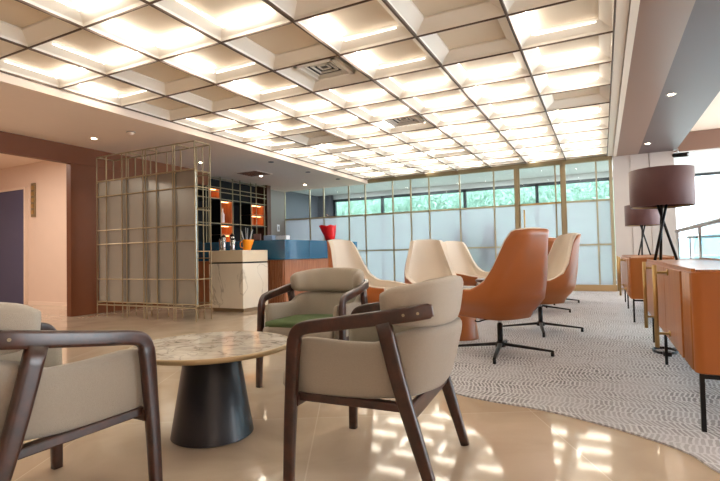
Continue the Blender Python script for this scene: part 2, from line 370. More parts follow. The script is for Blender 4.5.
for (i, j), st in lit.items():
    c = Vector(((GX(i) + GX(i + 1)) / 2, (GY(j) + GY(j + 1)) / 2, ZC))
    if cof0 is None:
        cof0 = obj('coffer', coffer_bm(), 'coffer', ceil); cf = cof0; cof0.location = c
    else:
        cf = cof0.copy(); C.objects.link(cf); cf.parent = ceil; cf.location = c
    if (i, j) in ((3, 3), (3, 6)):
        v = thing('ceiling_vent', 'large square air vent set in the ceiling coffer nearest the camera' if j == 3 else 'smaller-looking square air vent set in a ceiling coffer further towards the glass wall', 'vent', c, 0, 'coffer air vents')
        vent_parts(v)
    elif panel0 is None:
        panel0 = obj('floating_panel', B(-XP, XP, -YP, YP, 0.110, 0.120), 'panel_beige', cf)
    else:
        p = panel0.copy(); C.objects.link(p); p.parent = cf
    if st == NONE: continue
    for k in range(2):
        dim = st == (LEFT, FAR)[k]; key = (k, dim)  # dim tube on a coffer's other side is added fill
        if key not in strips:
            a, b = ((-XP + 0.02, YP - 0.012, 0.066), (XP - 0.02, YP - 0.012, 0.066)) if k == 0 else ((-XP + 0.012, -YP + 0.02, 0.066), (-XP + 0.012, YP - 0.05, 0.066))
            strips[key] = obj('light_strip', tube([a, b], 0.011 if not dim else 0.006, 8), 'led_dim' if dim else 'led', cf)
        else: q = strips[key].copy(); C.objects.link(q); q.parent = cf
# the coffered field carries on behind the viewer
bm = bmesh.new(); bl = bmesh.new()
for i in range(7):
    for j in range(-5, -1):
        cx, cyy = (GX(i) + GX(i + 1)) / 2, (GY(j) + GY(j + 1)) / 2
        cb = coffer_bm(); cb.transform(Matrix.Translation((cx, cyy, ZC))); me = bpy.data.meshes.new('tmp'); cb.to_mesh(me); cb.free(); bm.from_mesh(me); bpy.data.meshes.remove(me)
        tube([(cx - XP, cyy + YP - 0.012, ZC + 0.066), (cx + XP, cyy + YP - 0.012, ZC + 0.066)], 0.011, 6, bl)
ro = obj('coffer', bm, 'coffer', ceil); ro['kind'] = 'stuff'
ro = obj('light_strip', bl, 'led_dim', ro); ro['kind'] = 'stuff'
# bronze grid bars below the coffers
bm = bmesh.new()
for a in range(8): w = 0.010 if a in (1, 2, 3) else 0.007; box(bm, GX(a) - w, GX(a) + w, GY(-5) - 0.01, YW - 0.06, ZC - 0.008, ZC + 0.03)
for b in range(-5, 14): box(bm, GX(7), GX(0), GY(b) - 0.006, GY(b) + 0.006, ZC - 0.005, ZC + 0.03)
struct(obj('trim_1', bm, 'grid'))
# flat ceiling strips to the right of the grid
struct(obj('trim_2', box(B(GX(0) + 0.01, 0.265, -4, YW, ZC - 0.005, ZC + 0.06), 0.27, 0.335, -4, YW, ZC - 0.022, ZC + 0.06), 'grid_strip'))
struct(obj('trim_3', B(0.335, 0.735, -4, YW, ZC - 0.02, ZC + 0.06), 'brown_panel'))
struct(obj('trim_4', B(0.735, 1.36, -4, YW, ZC - 0.02, ZC + 0.06), 'mauve_panel'))
struct(obj('trim_5', B(1.36, 1.40, -4, YW, ZC - 0.02, 3.5), 'mauve_panel'))
struct(obj('ceiling.002', B(1.40, 9, -4, 13.2, 3.9, 4.0), 'soffit'))
struct(obj('wall_rear', B(-12.5, 1.4, -4.1, -4, 0, 3.4), 'wall_warm'))

# left portal: column, head beam, and the passage behind with a dark blue door
struct(obj('trim_6', B(-7.82, -7.7, 4.84, 7.2, 0, 2.5), 'portal', bevel=0.004))
struct(obj('trim_7', B(-7.82, -7.7, -4, 7.9, 2.5, ZS + 0.06), 'portal', bevel=0.004))
wl = struct(obj('wall_left', B(-16, -7.9, 5.95, 6.05, 0, 3.1), 'wall_warm'))
struct(obj('wall_left.001', B(-12.6, -12.5, -4, 5.95, 0, 3.1), 'wall_warm'))
struct(obj('wall_left.002', B(-8.4, -8.3, 6.05, 11.6, 0, 3.3), 'grey_wall'))
struct(obj('baseboard_left', B(-10.9, -7.92, 5.93, 5.95, 0, 0.07), 'soffit'))
d2 = struct(obj('door_2', B(-12.3, -10.98, 5.90, 5.96, 0, 2.46), 'door_blue', bevel=0.003))
fr = bmesh.new(); box(fr, -12.4, -10.94, 5.88, 5.97, 2.46, 2.51); box(fr, -10.98, -10.94, 5.88, 5.97, 0, 2.46)
struct(obj('door_frame', fr, 'soffit', d2))
s = thing('wall_sconce', 'slim brass wall light strip mounted beside the dark blue door', 'wall light', (-10.72, 5.95, 1.85))
obj('back_plate', B(-0.07, 0.07, -0.03, 0, 0, 0.72), 'brass_dull', s, bevel=0.004)
for k in range(5): obj('louvre', B(-0.045, 0.045, -0.045, -0.03, 0.06 + k * 0.13, 0.14 + k * 0.13), 'brass', s)

# back glass partition
MX = [-8.317, -7.429, -6.963, -6.163, -5.659, -4.855, -4.354, -3.861, -3.073, -2.251, -1.737, -0.719, -0.066, 0.213]
wb = struct(bpy.data.objects.new('wall_back', None)); C.objects.link(wb)
for k, x in enumerate(MX):
    th = x in (-1.737, -0.719); w = 0.045 if th else (0.03 if k in (0, 13) else 0.015)
    bar(x - w, x + w, YW - (0.04 if th else 0.025), YW + 0.025, 0.0, 2.84, 'mullion', 'brass_dull' if th else 'mullion', wb)
for z, h in ((1.97, 0.02), (1.01, 0.016)):
    for k in range(13):
        if MX[k] == -1.737: continue
        bar(MX[k] + 0.012, MX[k + 1] - 0.012, YW - 0.02, YW + 0.02, z - h, z + h, 'transom', 'mullion', wb)
for k in range(13):
    if MX[k] == -1.737: continue
    x0, x1 = MX[k] + 0.012, MX[k + 1] - 0.012
    bar(x0, x1, YW - 0.006, YW + 0.006, 1.99, 2.83, 'clear_pane', 'glass', wb)
    bar(x0, x1, YW - 0.006, YW + 0.006, 1.025, 1.95, 'frosted_pane', 'frost', wb)
    bar(x0, x1, YW - 0.006, YW + 0.006, 0.14, 0.995, 'frosted_pane', 'frost', wb)
bar(-8.35, 0.25, YW - 0.05, YW + 0.05, 2.82, 2.92, 'head_rail', 'brass_dull', wb)
bar(-8.35, -1.78, YW - 0.05, YW + 0.05, 0, 0.14, 'kick_plate', 'gold_base', wb)
bar(-0.676, 0.26, YW - 0.05, YW + 0.05, 0, 0.14, 'kick_plate', 'gold_base', wb)
d1 = struct(bpy.data.objects.new('door_1', None)); C.objects.link(d1)
bar(-1.685, -0.77, YW - 0.012, YW + 0.0, 0.14, 1.95, 'frosted_pane', 'frost', d1)
bar(-1.685, -0.77, YW - 0.012, YW + 0.0, 1.99, 2.82, 'clear_pane', 'glass', d1)
for a in [(-1.69, -1.66, 0.0, 2.82), (-0.905, -0.875, 0.0, 2.82), (-0.79, -0.765, 0, 2.82)]: bar(a[0], a[1], YW - 0.025, YW + 0.012, a[2], a[3], 'stile', 'brass_dull', d1)
bar(-1.69, -0.765, YW - 0.025, YW + 0.012, 1.95, 1.99, 'rail', 'brass', d1)
bar(-1.69, -0.765, YW - 0.04, YW + 0.02, 0.0, 0.14, 'kick_plate', 'gold_base', d1)
h = obj('door_pull', tube([(-1.57, YW - 0.08, 1.25), (-1.57, YW - 0.08, 1.85)], 0.018), 'brass', d1, True)
obj('stand_off', tube([(-1.57, YW - 0.08, 1.35), (-1.57, YW - 0.0, 1.35)], 0.01), 'brass', h); obj('stand_off', tube([(-1.57, YW - 0.08, 1.75), (-1.57, YW - 0.0, 1.75)], 0.01), 'brass', h)

# corridor beyond and its outside window
struct(obj('ceiling.003', B(-12, 0.8, YW + 0.05, 14.05, 2.92, 3.0), 'corridor'))
struct(obj('wall_corridor', B(0.7, 0.8, YW + 0.45, 14, 0, 2.92), 'corridor'))
struct(obj('wall_corridor.002', B(-8.7, -8.6, YW, 14, 0, 2.92), 'corridor_grey'))
struct(obj('wall_corridor.001', B(-8.6, -7.95, 13.9, 14.05, 0, 2.95), 'corridor_grey'))
struct(obj('wall_corridor.002', B(-8.0, 0.8, 13.9, 14.05, 2.76, 2.95), 'corridor'))
w2 = struct(bpy.data.objects.new('window_1', None)); C.objects.link(w2)
for x in (-7.95, -6.2, -3.55, -1.55, 0.25): bar(x - 0.04, x + 0.04, 13.9, 14.0, 0.0, 2.76, 'mullion', 'dark_frame', w2)
bar(-7.95, 0.3, 13.9, 14.0, 2.68, 2.76, 'head_rail', 'dark_frame', w2)
bar(-7.95, 0.3, 13.9, 14.0, 0.0, 0.1, 'sill_rail', 'dark_frame', w2)
for x0, x1 in ((-7.9, -6.25), (-6.15, -3.6), (-3.5, -1.6), (-1.5, 0.2)): bar(x0, x1, 13.945, 13.955, 0.1, 2.68, 'pane', 'glass', w2)
struct(obj('ground', B(-40, 40, 14.05, 60, -0.2, -0.05), 'ground'))

# right: stone pillar, void with bright facade
bm = bmesh.new()
for k, (x0, x1, y) in enumerate([(0.26, 0.578, 11.56), (0.584, 0.925, 11.55), (0.931, 1.36, 11.54)]): box(bm, x0, x1, y, 12.0, 0, ZC - 0.02)
box(bm, 0.265, 1.355, 11.575, 11.99, 0, ZC - 0.021)
struct(obj('wall_right', bm, 'stone', bevel=0.004))
struct(obj('floor.001', B(2.6, 14, -6, 20, -3.2, -3.1), 'ground'))
struct(obj('trim_8', B(1.36, 9, 12.0, 12.2, 2.92, 3.9), 'brown_panel'))
struct(obj('ceiling.004', B(1.36, 9, 12.2, 14.2, 2.92, 3.0), 'corridor'))
struct(obj('wall_right.001', B(9, 9.1, -4, 4, -3.2, 4), 'stone'))  # unseen atrium wall, added to cut daylight from the right
struct(obj('wall_rear.001', B(1.4, 9.1, -4.1, -4, -3.2, 4), 'wall_warm'))  # unseen wall, added to shut out daylight at the void's rear
w3 = struct(bpy.data.objects.new('window_2', None)); C.objects.link(w3)
bar(1.3, 9, 14.1, 14.2, 2.70, 2.92, 'head_rail', 'corridor', w3)
bar(1.3, 9, 14.08, 14.2, 2.64, 2.70, 'frame_bar', 'dark_frame', w3)
for x in (3.4, 5.4, 7.4): bar(x - 0.03, x + 0.03, 14.1, 14.2, 0, 2.64, 'mullion', 'dark_frame', w3)
bar(1.3, 9, 14.1, 14.2, 0.0, 0.12, 'sill_rail', 'dark_frame', w3)
for x0, x1 in ((1.3, 3.37), (3.43, 5.37), (5.43, 7.37)): bar(x0, x1, 14.14, 14.15, 0.12, 2.64, 'pane', 'glass', w3)

struct(obj('floor_bounce', B(-8.6, 0.7, YW + 0.06, 13.89, 0, 0.006), 'white'))  # pale sheet added to bounce light up to the corridor ceiling
# hedge outside
hb = bmesh.new()
for k in range(16000):
    x = random.uniform(-11, 0.75); z = random.uniform(0.0, 3.25); y = 15.6 + random.uniform(0, 0.7) + 0.15 * math.sin(x * 3 + z)
    a = random.uniform(0, 2 * PI); L_ = random.uniform(0.05, 0.12); w = L_ * 0.28
    d = Vector((math.cos(a) * 0.8, random.uniform(-0.5, 0.5), math.sin(a))).normalized(); n = d.cross(Vector((random.uniform(-.5, .5), 1, random.uniform(-.5, .5)))).normalized()
    p = Vector((x, y, z)); vs = [hb.verts.new(q) for q in (p - d * L_, p + n * w, p + d * L_, p - n * w)]
    hb.faces.new(vs)
for k in range(24):
    x0 = -11 + k * 0.5; box(hb, x0, x0 + 0.5, 16.0 + 0.1 * random.random(), 16.5, 0, 3.1 + 0.12 * random.random())
hd = obj('hedge', hb, 'leaf'); hd['kind'] = 'stuff'; tag(hd, 'dense green hedge growing outside the corridor window beyond the glass wall', 'hedge')

# planters between the frosted glass and the window
def planter(x, y, h, label):
    t = thing('potted_plant', label, 'plant', (x, y, 0), 0, 'plants behind the frosted glass')
    obj('pot', lathe([(0, 0), (0.15, 0), (0.2, 0.4), (0.17, 0.4), (0.16, 0.34), (0, 0.34)], 20), 'pot', t, True)
    obj('stem', tube([(0, 0, 0.34), (0.02, 0, h * 0.8)], 0.015), 'walnut_mid', t, True)
    lb = bmesh.new(); rnd = random.Random(int(abs(x) * 100))
    for k in range(520):
        z = rnd.uniform(0.55, h); r = 0.24 * (1 - 0.75 * (z - 0.55) / (h - 0.55)) * rnd.random() ** 0.5; a = rnd.uniform(0, 2 * PI)
        p = Vector((r * math.cos(a), r * math.sin(a), z)); d = Vector((math.cos(a), math.sin(a), rnd.uniform(0.1, 1.2))).normalized() * 0.09; n = d.cross(Vector((rnd.uniform(-1, 1), rnd.uniform(-1, 1), 1))).normalized() * 0.036
        lb.faces.new([lb.verts.new(q) for q in (p, p + d * 0.5 + n, p + d, p + d * 0.5 - n)])
    obj('foliage', lb, 'leaf_dark', t)
planter(-3.2, 11.97, 1.45, 'dark pointed plant silhouetted behind the frosted glass above the cream chairs')
planter(-2.46, 11.97, 1.55, 'taller dark plant silhouetted behind the frosted glass left of the glass door')

# ------------------------------------------------------------------ downlights, smoke detector
def downlight(x, y, z, label, on=True, power=14):
    t = thing('downlight', label, 'ceiling light', (x, y, z), 0, 'recessed downlights')
    obj('ring', lathe([(0.035, -0.001), (0.055, -0.006), (0.06, 0.0), (0.06, 0.01), (0.035, 0.01)], 20), 'white' if on else 'black', t, True)
    obj('lens', lathe([(0, -0.004), (0.036, -0.004), (0.036, -0.001), (0, -0.001)], 16), 'spot' if on else 'black', t)
    if on:
        l = bpy.data.lights.new('downlight_lamp', 'SPOT'); l.energy = power; l.color = (1, 0.82, 0.62); l.spot_size = R(95); l.spot_blend = 0.7; l.shadow_soft_size = 0.04
        lo = bpy.data.objects.new('downlight_lamp', l); C.objects.link(lo); lo.parent = t; lo.location = (0, 0, -0.02)
kS = (ZS - 0.9) / 2.0
downlight(-7.374 * kS, 5.023 * kS, ZS, 'lit round downlight in the soffit above the left end of the brass lattice screen')
downlight(-7.423 * kS, 7.42 * kS, ZS, 'lit round downlight in the soffit just right of the lattice screen top', power=80)
downlight(-7.468 * kS, 9.451 * kS, ZS, 'lit round downlight in front of the dark bar shelving', power=80)
downlight(-7.394 * kS, 11.3 * kS, ZS, 'lit round downlight in the soffit near the left end of the glass wall')
downlight(-6.183 * kS, 8.167 * kS, ZS, 'dark unlit downlight in the soffit, nearest of the dark row', False)
downlight(-6.2 * kS, 9.62 * kS, ZS, 'dark unlit downlight in the soffit, middle of the dark row', False)
downlight(-6.126 * kS, 10.943 * kS, ZS, 'dark unlit downlight in the soffit, closest to the glass wall', False)
downlight(0.86, 7.3, ZC - 0.02, 'lit downlight in the grey ceiling strip, nearer one above the lamps', power=10)
downlight(0.83, 10.5, ZC - 0.02, 'lit downlight in the grey ceiling strip, further one by the stone pillar', power=10)
t = thing('smoke_detector', 'small round smoke detector on the soffit near the coffered ceiling edge', 'detector', (-6.525 * kS, 5.058 * kS, ZS))
obj('body', lathe([(0, -0.045), (0.03, -0.045), (0.05, -0.02), (0.055, 0.0), (0, 0)], 20), 'soffit', t, True)
obj('base_ring', lathe([(0.055, -0.012), (0.062, -0.01), (0.062, 0.0), (0.055, 0)], 20), 'grey_wall', t, True)
t = thing('soffit_grille', 'dark flat air grille in the soffit above the bar shelving', 'vent', (-7.0, 8.6, ZS))
obj('frame', B(-0.3, 0.3, -0.3, 0.3, -0.008, 0), 'soffit', t)
for k in range(6): obj('slat', B(-0.27, 0.27, -0.25 + k * 0.09, -0.2 + k * 0.09, -0.014, -0.008), 'portal', t)

# ------------------------------------------------------------------ armchairs
def make_armchair(label, loc, rotz):
    t = thing('lounge_armchair', label, 'armchair', loc, rotz, 'walnut framed lounge armchairs')
    # U-shaped lower shell
    pl = [(0.27, 0.262), (0.10, 0.262), (-0.10, 0.255), (-0.215, 0.215), (-0.275, 0.11), (-0.285, 0.0), (-0.275, -0.11), (-0.215, -0.215), (-0.10, -0.255), (0.10, -0.262), (0.27, -0.262)]
    pts = catmull([(x, y, 0) for x, y in pl], 5); m = len(pts); out = []
    sizes = []
    for i, p in enumerate(pts):
        back = max(0.0, min(1.0, (-0.06 - p.x) / 0.18)); back = back * back * (3 - 2 * back)
        zt = 0.562 + 0.06 * back + 0.06 * max(0, p.x - .05); zb = 0.338 + 0.022 * max(0.0, min(1.0, (0.1 - p.x) / 0.3))
        e = min(i, m - 1 - i); k = {0: 0.55, 1: 0.9}.get(e, 1.0)
        out.append(Vector((p.x, p.y, (zt + zb) / 2))); sizes.append(((zt - zb) / 2 * (0.8 + 0.2 * k), 0.03 * k))
    def shellside(i):
        p = out[i]; bk = max(0.0, min(1.0, (-0.05 - p.x) / 0.2))
        return Vector((0, 0, 1)) + Vector((p.x, p.y * 0.4, 0)).normalized() * (0.26 * bk)
    obj('shell', sweep(out, sizes, shellside, 18, 4.0), 'fabric', t, True)
    obj('seat_base', sweep([(0.375, 0, 0.39), (0.362, 0, 0.388), (0.0, 0, 0.375), (-0.16, 0, 0.385), (-0.18, 0, 0.385)], [(0.18, 0.03), (0.24, 0.05), (0.245, 0.045), (0.18, 0.035), (0.12, 0.02)], (0, 1, 0), 20, 4.5), 'fabric', t, True)
    obj('seat_cushion', sweep([(0.365, 0, 0.432), (0.35, 0, 0.442), (0.0, 0, 0.435), (-0.2, 0, 0.42), (-0.23, 0, 0.42)], [(0.19, 0.018), (0.228, 0.03), (0.23, 0.035), (0.2, 0.03), (0.15, 0.02)], (0, 1, 0), 20, 4.5), 'green', t, True)
    # curved back pad
    pp = []
    for i in range(33):
        th = R(-80 + 160 * i / 32); c_, s_ = math.cos(th), math.sin(th)
        pp.append(Vector((-0.322 * abs(c_) ** 0.62 + 0.015, 0.268 * math.copysign(abs(s_) ** 0.75, s_), 0.698 + 0.012 * abs(c_))))
    sz = []
    for i in range(33):
        e = min(i, 32 - i); k = {0: 0.8, 1: 0.95, 2: 1.0}.get(e, 1.0); mid = math.sin(PI * i / 32)
        sz.append(((0.064 + 0.030 * mid ** 0.7) * k, 0.034 * k))
    def padside(i):
        p = pp[i]; n = Vector((p.x, p.y * 0.3, 0)).normalized()
        return Vector((0, 0, 1)) + n * 0.16
    pad = obj('backrest', sweep(pp, sz, padside, 18, 3.6), 'fabric_pad', t, True)
    for s in (1, -1):
        path = [(0.29, s * 0.325, 0.0), (0.284, s * 0.32, 0.2), (0.274, s * 0.315, 0.4), (0.264, s * 0.312, 0.55), (0.248, s * 0.311, 0.598), (0.205, s * 0.310, 0.618), (0.08, s * 0.309, 0.636), (-0.06, s * 0.306, 0.656), (-0.16, s * 0.300, 0.670), (-0.215, s * 0.291, 0.678), (-0.255, s * 0.273, 0.685), (-0.285, s * 0.252, 0.690)]
        pts = catmull(path, 6); n_ = len(pts); sz = []
        for i, p in enumerate(pts):
            f = i / (n_ - 1)
            # across = outward direction thickness, other = in-plane depth
            if f < 0.3: a, b = 0.018, 0.020 + 0.009 * (f / 0.3)
            else: a, b = 0.016, 0.025 + 0.004 * f
            if i >= n_ - 2: b *= 0.8
            sz.append((a, b))
        def side(i, s=s, pts=pts):
            p = pts[i]
            return Vector((0, s, 0)) if p.x > -0.15 else Vector((p.x + 0.12, p.y, 0)).normalized()
        af = obj('arm_frame', sweep(pts, sz, side, 14, 5), 'walnut', t, True)
        for q in ((-0.190, s * 0.296, 0.676), (-0.238, s * 0.281, 0.682)):
            d = Vector((q[0] + 0.12, q[1], 0)).normalized(); p = Vector(q) + d * 0.008
            obj('screw', tube([p, p + d * 0.01], 0.0055, 12), 'brass_dull', af)
        rl = catmull([(-0.115, s * 0.305, 0.645), (-0.17, s * 0.300, 0.42), (-0.235, s * 0.295, 0.2), (-0.295, s * 0.288, 0.0)], 4)
        obj('rear_leg', sweep(rl, lerp_list([(0.018, 0.03), (0.018, 0.028), (0.017, 0.025), (0.016, 0.019)], len(rl)), (0, s, 0), 14, 5), 'walnut', t, True)
        obj('side_rail', sweep([(0.262, s * 0.275, 0.338), (-0.20, s * 0.272, 0.330)], [(0.022, 0.016)] * 2, (0, s, 0), 12, 6), 'walnut', t)
    obj('rear_rail', sweep([(-0.208, 0.285, 0.318), (-0.208, -0.285, 0.318)], [(0.034, 0.012)] * 2, (0, 0, 1), 12, 6), 'walnut', t)
    obj('front_rail', sweep([(0.262, 0.31, 0.325), (0.262, -0.31, 0.325)], [(0.022, 0.012)] * 2, (0, 0, 1), 12, 6), 'walnut', t)
    return t
ac = make_armchair('greige walnut armchair in front seen from its side and back, right of the marble table', (-0.873, 1.93, 0), R(184.5))
dup(ac, None, (-1.85, 2.98, 0), R(-86), 'greige walnut armchair facing the camera between the marble table and the bar')
dup(ac, None, (-1.845, 0.99, 0), R(88), 'large foreground armchair cut by the picture edge, its grey side turned to the camera')

# round marble coffee table
t = thing('coffee_table', 'round coffee table with veined marble top on a dark cone base', 'table', (-1.82, 1.88, 0))
obj('table_top', lathe([(0, 0.438), (0.385, 0.438), (0.395, 0.444), (0.395, 0.458), (0, 0.458)], 64), 'table_marble', t)
obj('rim', lathe([(0.395, 0.434), (0.402, 0.436), (0.404, 0.447), (0.402, 0.457), (0.395, 0.459), (0.395, 0.434)], 64), 'rim', t, True)
obj('base', lathe([(0, 0), (0.2, 0), (0.205, 0.004), (0.135, 0.43), (0.13, 0.438), (0, 0.438)], 64), 'navy', t, True)
for o in t.children:
    if o.name.startswith('base'): mo = o.modifiers.new('es', 'EDGE_SPLIT'); mo.split_angle = R(40)

# ------------------------------------------------------------------ swivel chairs
def sm(a, b, x): x = max(0, min(1, (x - a) / (b - a))); return x * x * (3 - 2 * x)
def shell_point(u, w, off=0.0, zlow=0.33, drop=0.0):
    # u in [-1,1] from right arm tip round the back to left arm tip
    au = abs(u); sg = 1 if u >= 0 else -1
    tt = max(0.0, min(1.0, (au - 0.34) / 0.24)); dr = 1 - (1 - tt) ** 2.8; dr = dr * sm(0.31, 0.42, au)
    top = 1.072 - 0.457 * dr - 0.04 * sm(0.6, 1.0, au) - 0.012 * sm(0.0, 0.3, au) - 0.03 * sm(0.27, 0.37, au)
    top -= drop
    z = zlow + (top - zlow) * w
    # plan curve
    bw, bl = 0.33 - off, 0.31
    ang = min(1.0, au / 0.5)
    if au <= 0.5:
        th = ang * PI / 2; e = 0.6
        x = -(bl - off) * max(0, math.cos(th)) ** e; y = bw * math.sin(th) ** e
    else:
        f = (au - 0.5) / 0.5; x = 0.48 * f; y = bw - 0.03 * f * f
    sc = 0.70 + 0.30 * sm(0.33, 0.50, z)
    ny = 1.0 - 0.29 * sm(0.60, 1.09, z)
    rec = -0.125 * max(0, (z - 0.42) / 0.67) ** 1.15
    x = x * sc + rec * (1 if au < 0.5 else 1 - (au - .5) * 2); y = y * sc * ny
    return Vector((x, y * sg, z))
def grid_mesh(fn, nu, nw):
    bm = bmesh.new(); g = [[bm.verts.new(fn(-1 + 2 * i / nu, k / nw)) for i in range(nu + 1)] for k in range(nw + 1)]
    for k in range(nw):
        for i in range(nu): bm.faces.new([g[k][i], g[k][i + 1], g[k + 1][i + 1], g[k + 1][i]])
    return bm, g
def make_swivel(label, loc, rotz, baserot=0):
    t = thing('swivel_chair', label, 'swivel chair', loc, rotz, 'leather swivel chairs')
    bm, g = grid_mesh(lambda u, w: shell_point(u, w), 44, 14)
    # close the underside
    low = g[0]; cx = [bm.verts.new((v.co.x * 0.5 + 0.02, v.co.y * 0.5, 0.312)) for v in low]
    for i in range(len(low) - 1): bm.faces.new([low[i + 1], low[i], cx[i], cx[i + 1]])
    bm.faces.new(cx)
    o = obj('shell', bm, 'leather', t, True); so = o.modifiers.new('solid', 'SOLIDIFY'); so.thickness = 0.018; so.offset = 0
    bm, g = grid_mesh(lambda u, w: shell_point(u * 0.995, w, 0.056 - 0.030 * sm(0.12, 0.5, w), 0.43, -0.008), 44, 14)
    o = obj('lining', bm, 'cream', t, True); so = o.modifiers.new('solid', 'SOLIDIFY'); so.thickness = 0.05; so.offset = 0.2
    bv = o.modifiers.new('bevel', 'BEVEL'); bv.width = 0.015; bv.segments = 3; bv.limit_method = 'ANGLE'; bv.angle_limit = R(50)
    obj('seat_cushion', sweep([(0.38, 0, 0.435), (0.36, 0, 0.44), (0.0, 0, 0.44), (-0.16, 0, 0.44), (-0.2, 0, 0.44)], [(0.18, 0.03), (0.22, 0.042), (0.23, 0.045), (0.18, 0.04), (0.12, 0.03)], (0, 1, 0), 20, 4.5), 'cream', t, True)
    obj('front_apron', sweep([(0.345, 0, 0.36), (0.30, 0, 0.345), (0.0, 0, 0.335)], [(0.2, 0.03), (0.23, 0.035), (0.2, 0.025)], (0, 1, 0), 16, 4), 'leather', t, True)
    bs = obj('column', lathe([(0, 0.07), (0.024, 0.07), (0.024, 0.26), (0.016, 0.262), (0.016, 0.34), (0, 0.34)], 20), 'black', t, True)
    obj('gas_lift', lathe([(0.017, 0.262), (0.018, 0.262), (0.018, 0.32), (0.017, 0.32)], 20), 'chrome', t, True)
    obj('lever', tube(catmull([(0.0, 0.02, 0.315), (0.05, 0.14, 0.3), (0.06, 0.2, 0.29), (0.07, 0.235, 0.3)], 4), 0.006), 'black', t, True)
    hb_ = obj('hub', lathe([(0, 0.055), (0.045, 0.06), (0.045, 0.085), (0.026, 0.11), (0, 0.11)], 20), 'black', t, True)
    for k in range(4):
        a = baserot + k * PI / 2; d = Vector((math.cos(a), math.sin(a), 0))
        lg = obj('leg', sweep([d * 0.02 + Vector((0, 0, 0.085)), d * 0.2 + Vector((0, 0, 0.066)), d * 0.42 + Vector((0, 0, 0.042)), d * 0.435 + Vector((0, 0, 0.035))], [(0.02, 0.014), (0.017, 0.012), (0.013, 0.009), (0.012, 0.008)], (-d.y, d.x, 0), 12, 4), 'black', t, True)
        obj('glide', lathe([(0, 0.0), (0.014, 0.0), (0.014, 0.03), (0, 0.04)], 12, c=(d.x * 0.423, d.y * 0.423)), 'black', lg, True)
    return t
sw = make_swivel('orange leather swivel chair nearest the camera, its back turned to the viewer', (-0.825, 4.33, 0.009), R(150), R(4 - 150))
def swivel(loc, rot, base, label):
    c = dup(sw, None, loc, R(rot), label)
    for ch in c.children:
        if ch.name.startswith('leg'): ch.rotation_euler = (0, 0, R(base - rot - 4 + 150))
    return c
swivel((-0.64, 5.70, 0.009), 208, 10, 'orange swivel chair in profile with cream inner side showing, behind the nearest orange one')
swivel((-0.86, 7.56, 0.009), 108, -8, 'orange swivel chair seen from behind between the two larger orange chairs')
swivel((-0.80, 8.85, 0.009), 190, 10, 'furthest orange swivel chair, only its black feet showing behind the others')
swivel((-2.47, 4.97, 0.009), -10, 0, 'cream lined swivel chair furthest left, in front of the teal bar')
swivel((-1.99, 5.98, 0.009), -62, 0, 'cream lined swivel chair facing the camera in the middle of the group')
swivel((-1.86, 7.42, 0.009), -32, 0, 'cream lined swivel chair furthest back, by the plant shadows on the frosted glass')

def ped_table(label, loc, r, top):
    t = thing('lounge_table', label, 'table', loc, 0, 'tables between the swivel chairs')
    obj('base', lathe([(0, 0), (0.2, 0), (0.2, 0.01), (0.14, 0.49), (0, 0.49)], 48), 'leather', t, True)
    obj('table_top', lathe([(0, 0.49), (r - 0.01, 0.49), (r, 0.497), (r, 0.52), (r - 0.01, 0.527), (0, 0.527)], 56), 'walnut', t)
    return t
ped_table('round dark topped table on a leather cone base beside the nearest orange chair', (-1.37, 4.98, 0.009), 0.26, 0)
ped_table('round dark table further back, its edge showing behind the nearest orange chair', (-1.30, 6.60, 0.009), 0.26, 0)

# ------------------------------------------------------------------ sideboards
def make_sideboard(label, loc):
    # local: front face x=0, near end y=0, runs to +y
    t = thing('sideboard', label, 'sideboard', loc, 0, 'orange wood sideboards')
    Ln, D, z0, z1 = 2.62, 0.46, 0.285, 0.785
    # carcass with rounded near corner
    pol = [(0.04 - 0.04 * math.cos(a), 0.04 - 0.04 * math.sin(a)) for a in [k * PI / 20 for k in range(11)]]
    pol += [(D, 0), (D, Ln), (0, Ln)]
    obj('carcass', prism(pol, z0, z1 - 0.012), 'side_paint', t, bevel=0.006)
    for k in range(9): obj('flute', tube([(0.004, 0.055 + k * 0.028, z0 + 0.01), (0.004, 0.055 + k * 0.028, z1 - 0.02)], 0.012, 10), 'side_wood', t, True)
    obj('top_panel', B(0.02, D - 0.02, 0.02, Ln - 0.02, z1 - 0.012, z1 - 0.002), 'side_wood', t)
    lip = bmesh.new(); box(lip, 0.0, 0.016, 0.02, Ln, z1 - 0.012, z1 + 0.004); box(lip, D - 0.016, D, 0, Ln, z1 - 0.012, z1 + 0.012); box(lip, 0.016, D - 0.016, Ln - 0.016, Ln, z1 - 0.012, z1 + 0.004)
    obj('top_lip', lip, 'side_wood', t)
    ys = [0.32, 1.07, 1.82, 2.58]
    for k in range(3):
        d = obj('door', B(-0.012, 0.004, ys[k] + 0.004, ys[k + 1] - 0.004, z0 + 0.01, z1 - 0.02), 'side_wood', t, bevel=0.003)
        hy = [0.10, 0.84, 1.70][k]
        if k == 0: continue
        h = obj('handle', tube([(-0.085, hy, 0.255), (-0.085, hy, 0.785)], 0.0135, 14), 'brass', d, True)
        # posts
        for zz in (0.735, 0.345):
            pb = tube([(-0.085, hy, zz), (-0.02, hy, zz), (-0.0199, hy, zz), (-0.012, hy, zz)], [0.008, 0.008, 0.02, 0.02], 14)
            obj('handle_post', pb, 'brass', d, True)
    for y in (0.05, 1.56, 2.54):
        for x in (0.03, D - 0.03): obj('leg', B(x - 0.01, x + 0.01, y - 0.01, y + 0.01, 0.0, z0), 'black', t)
        obj('stretcher', B(0.04, D - 0.04, y - 0.01, y + 0.01, z0 - 0.03, z0 - 0.01), 'black', t)
    return t
sb = make_sideboard('orange wood sideboard at the right edge with tall brass handles, nearest the camera', (0.382, 2.79, 0.009))
dup(sb, None, (0.29, 6.66, 0.009), 0, 'further orange sideboard, its end panel showing beyond the nearer sideboard')

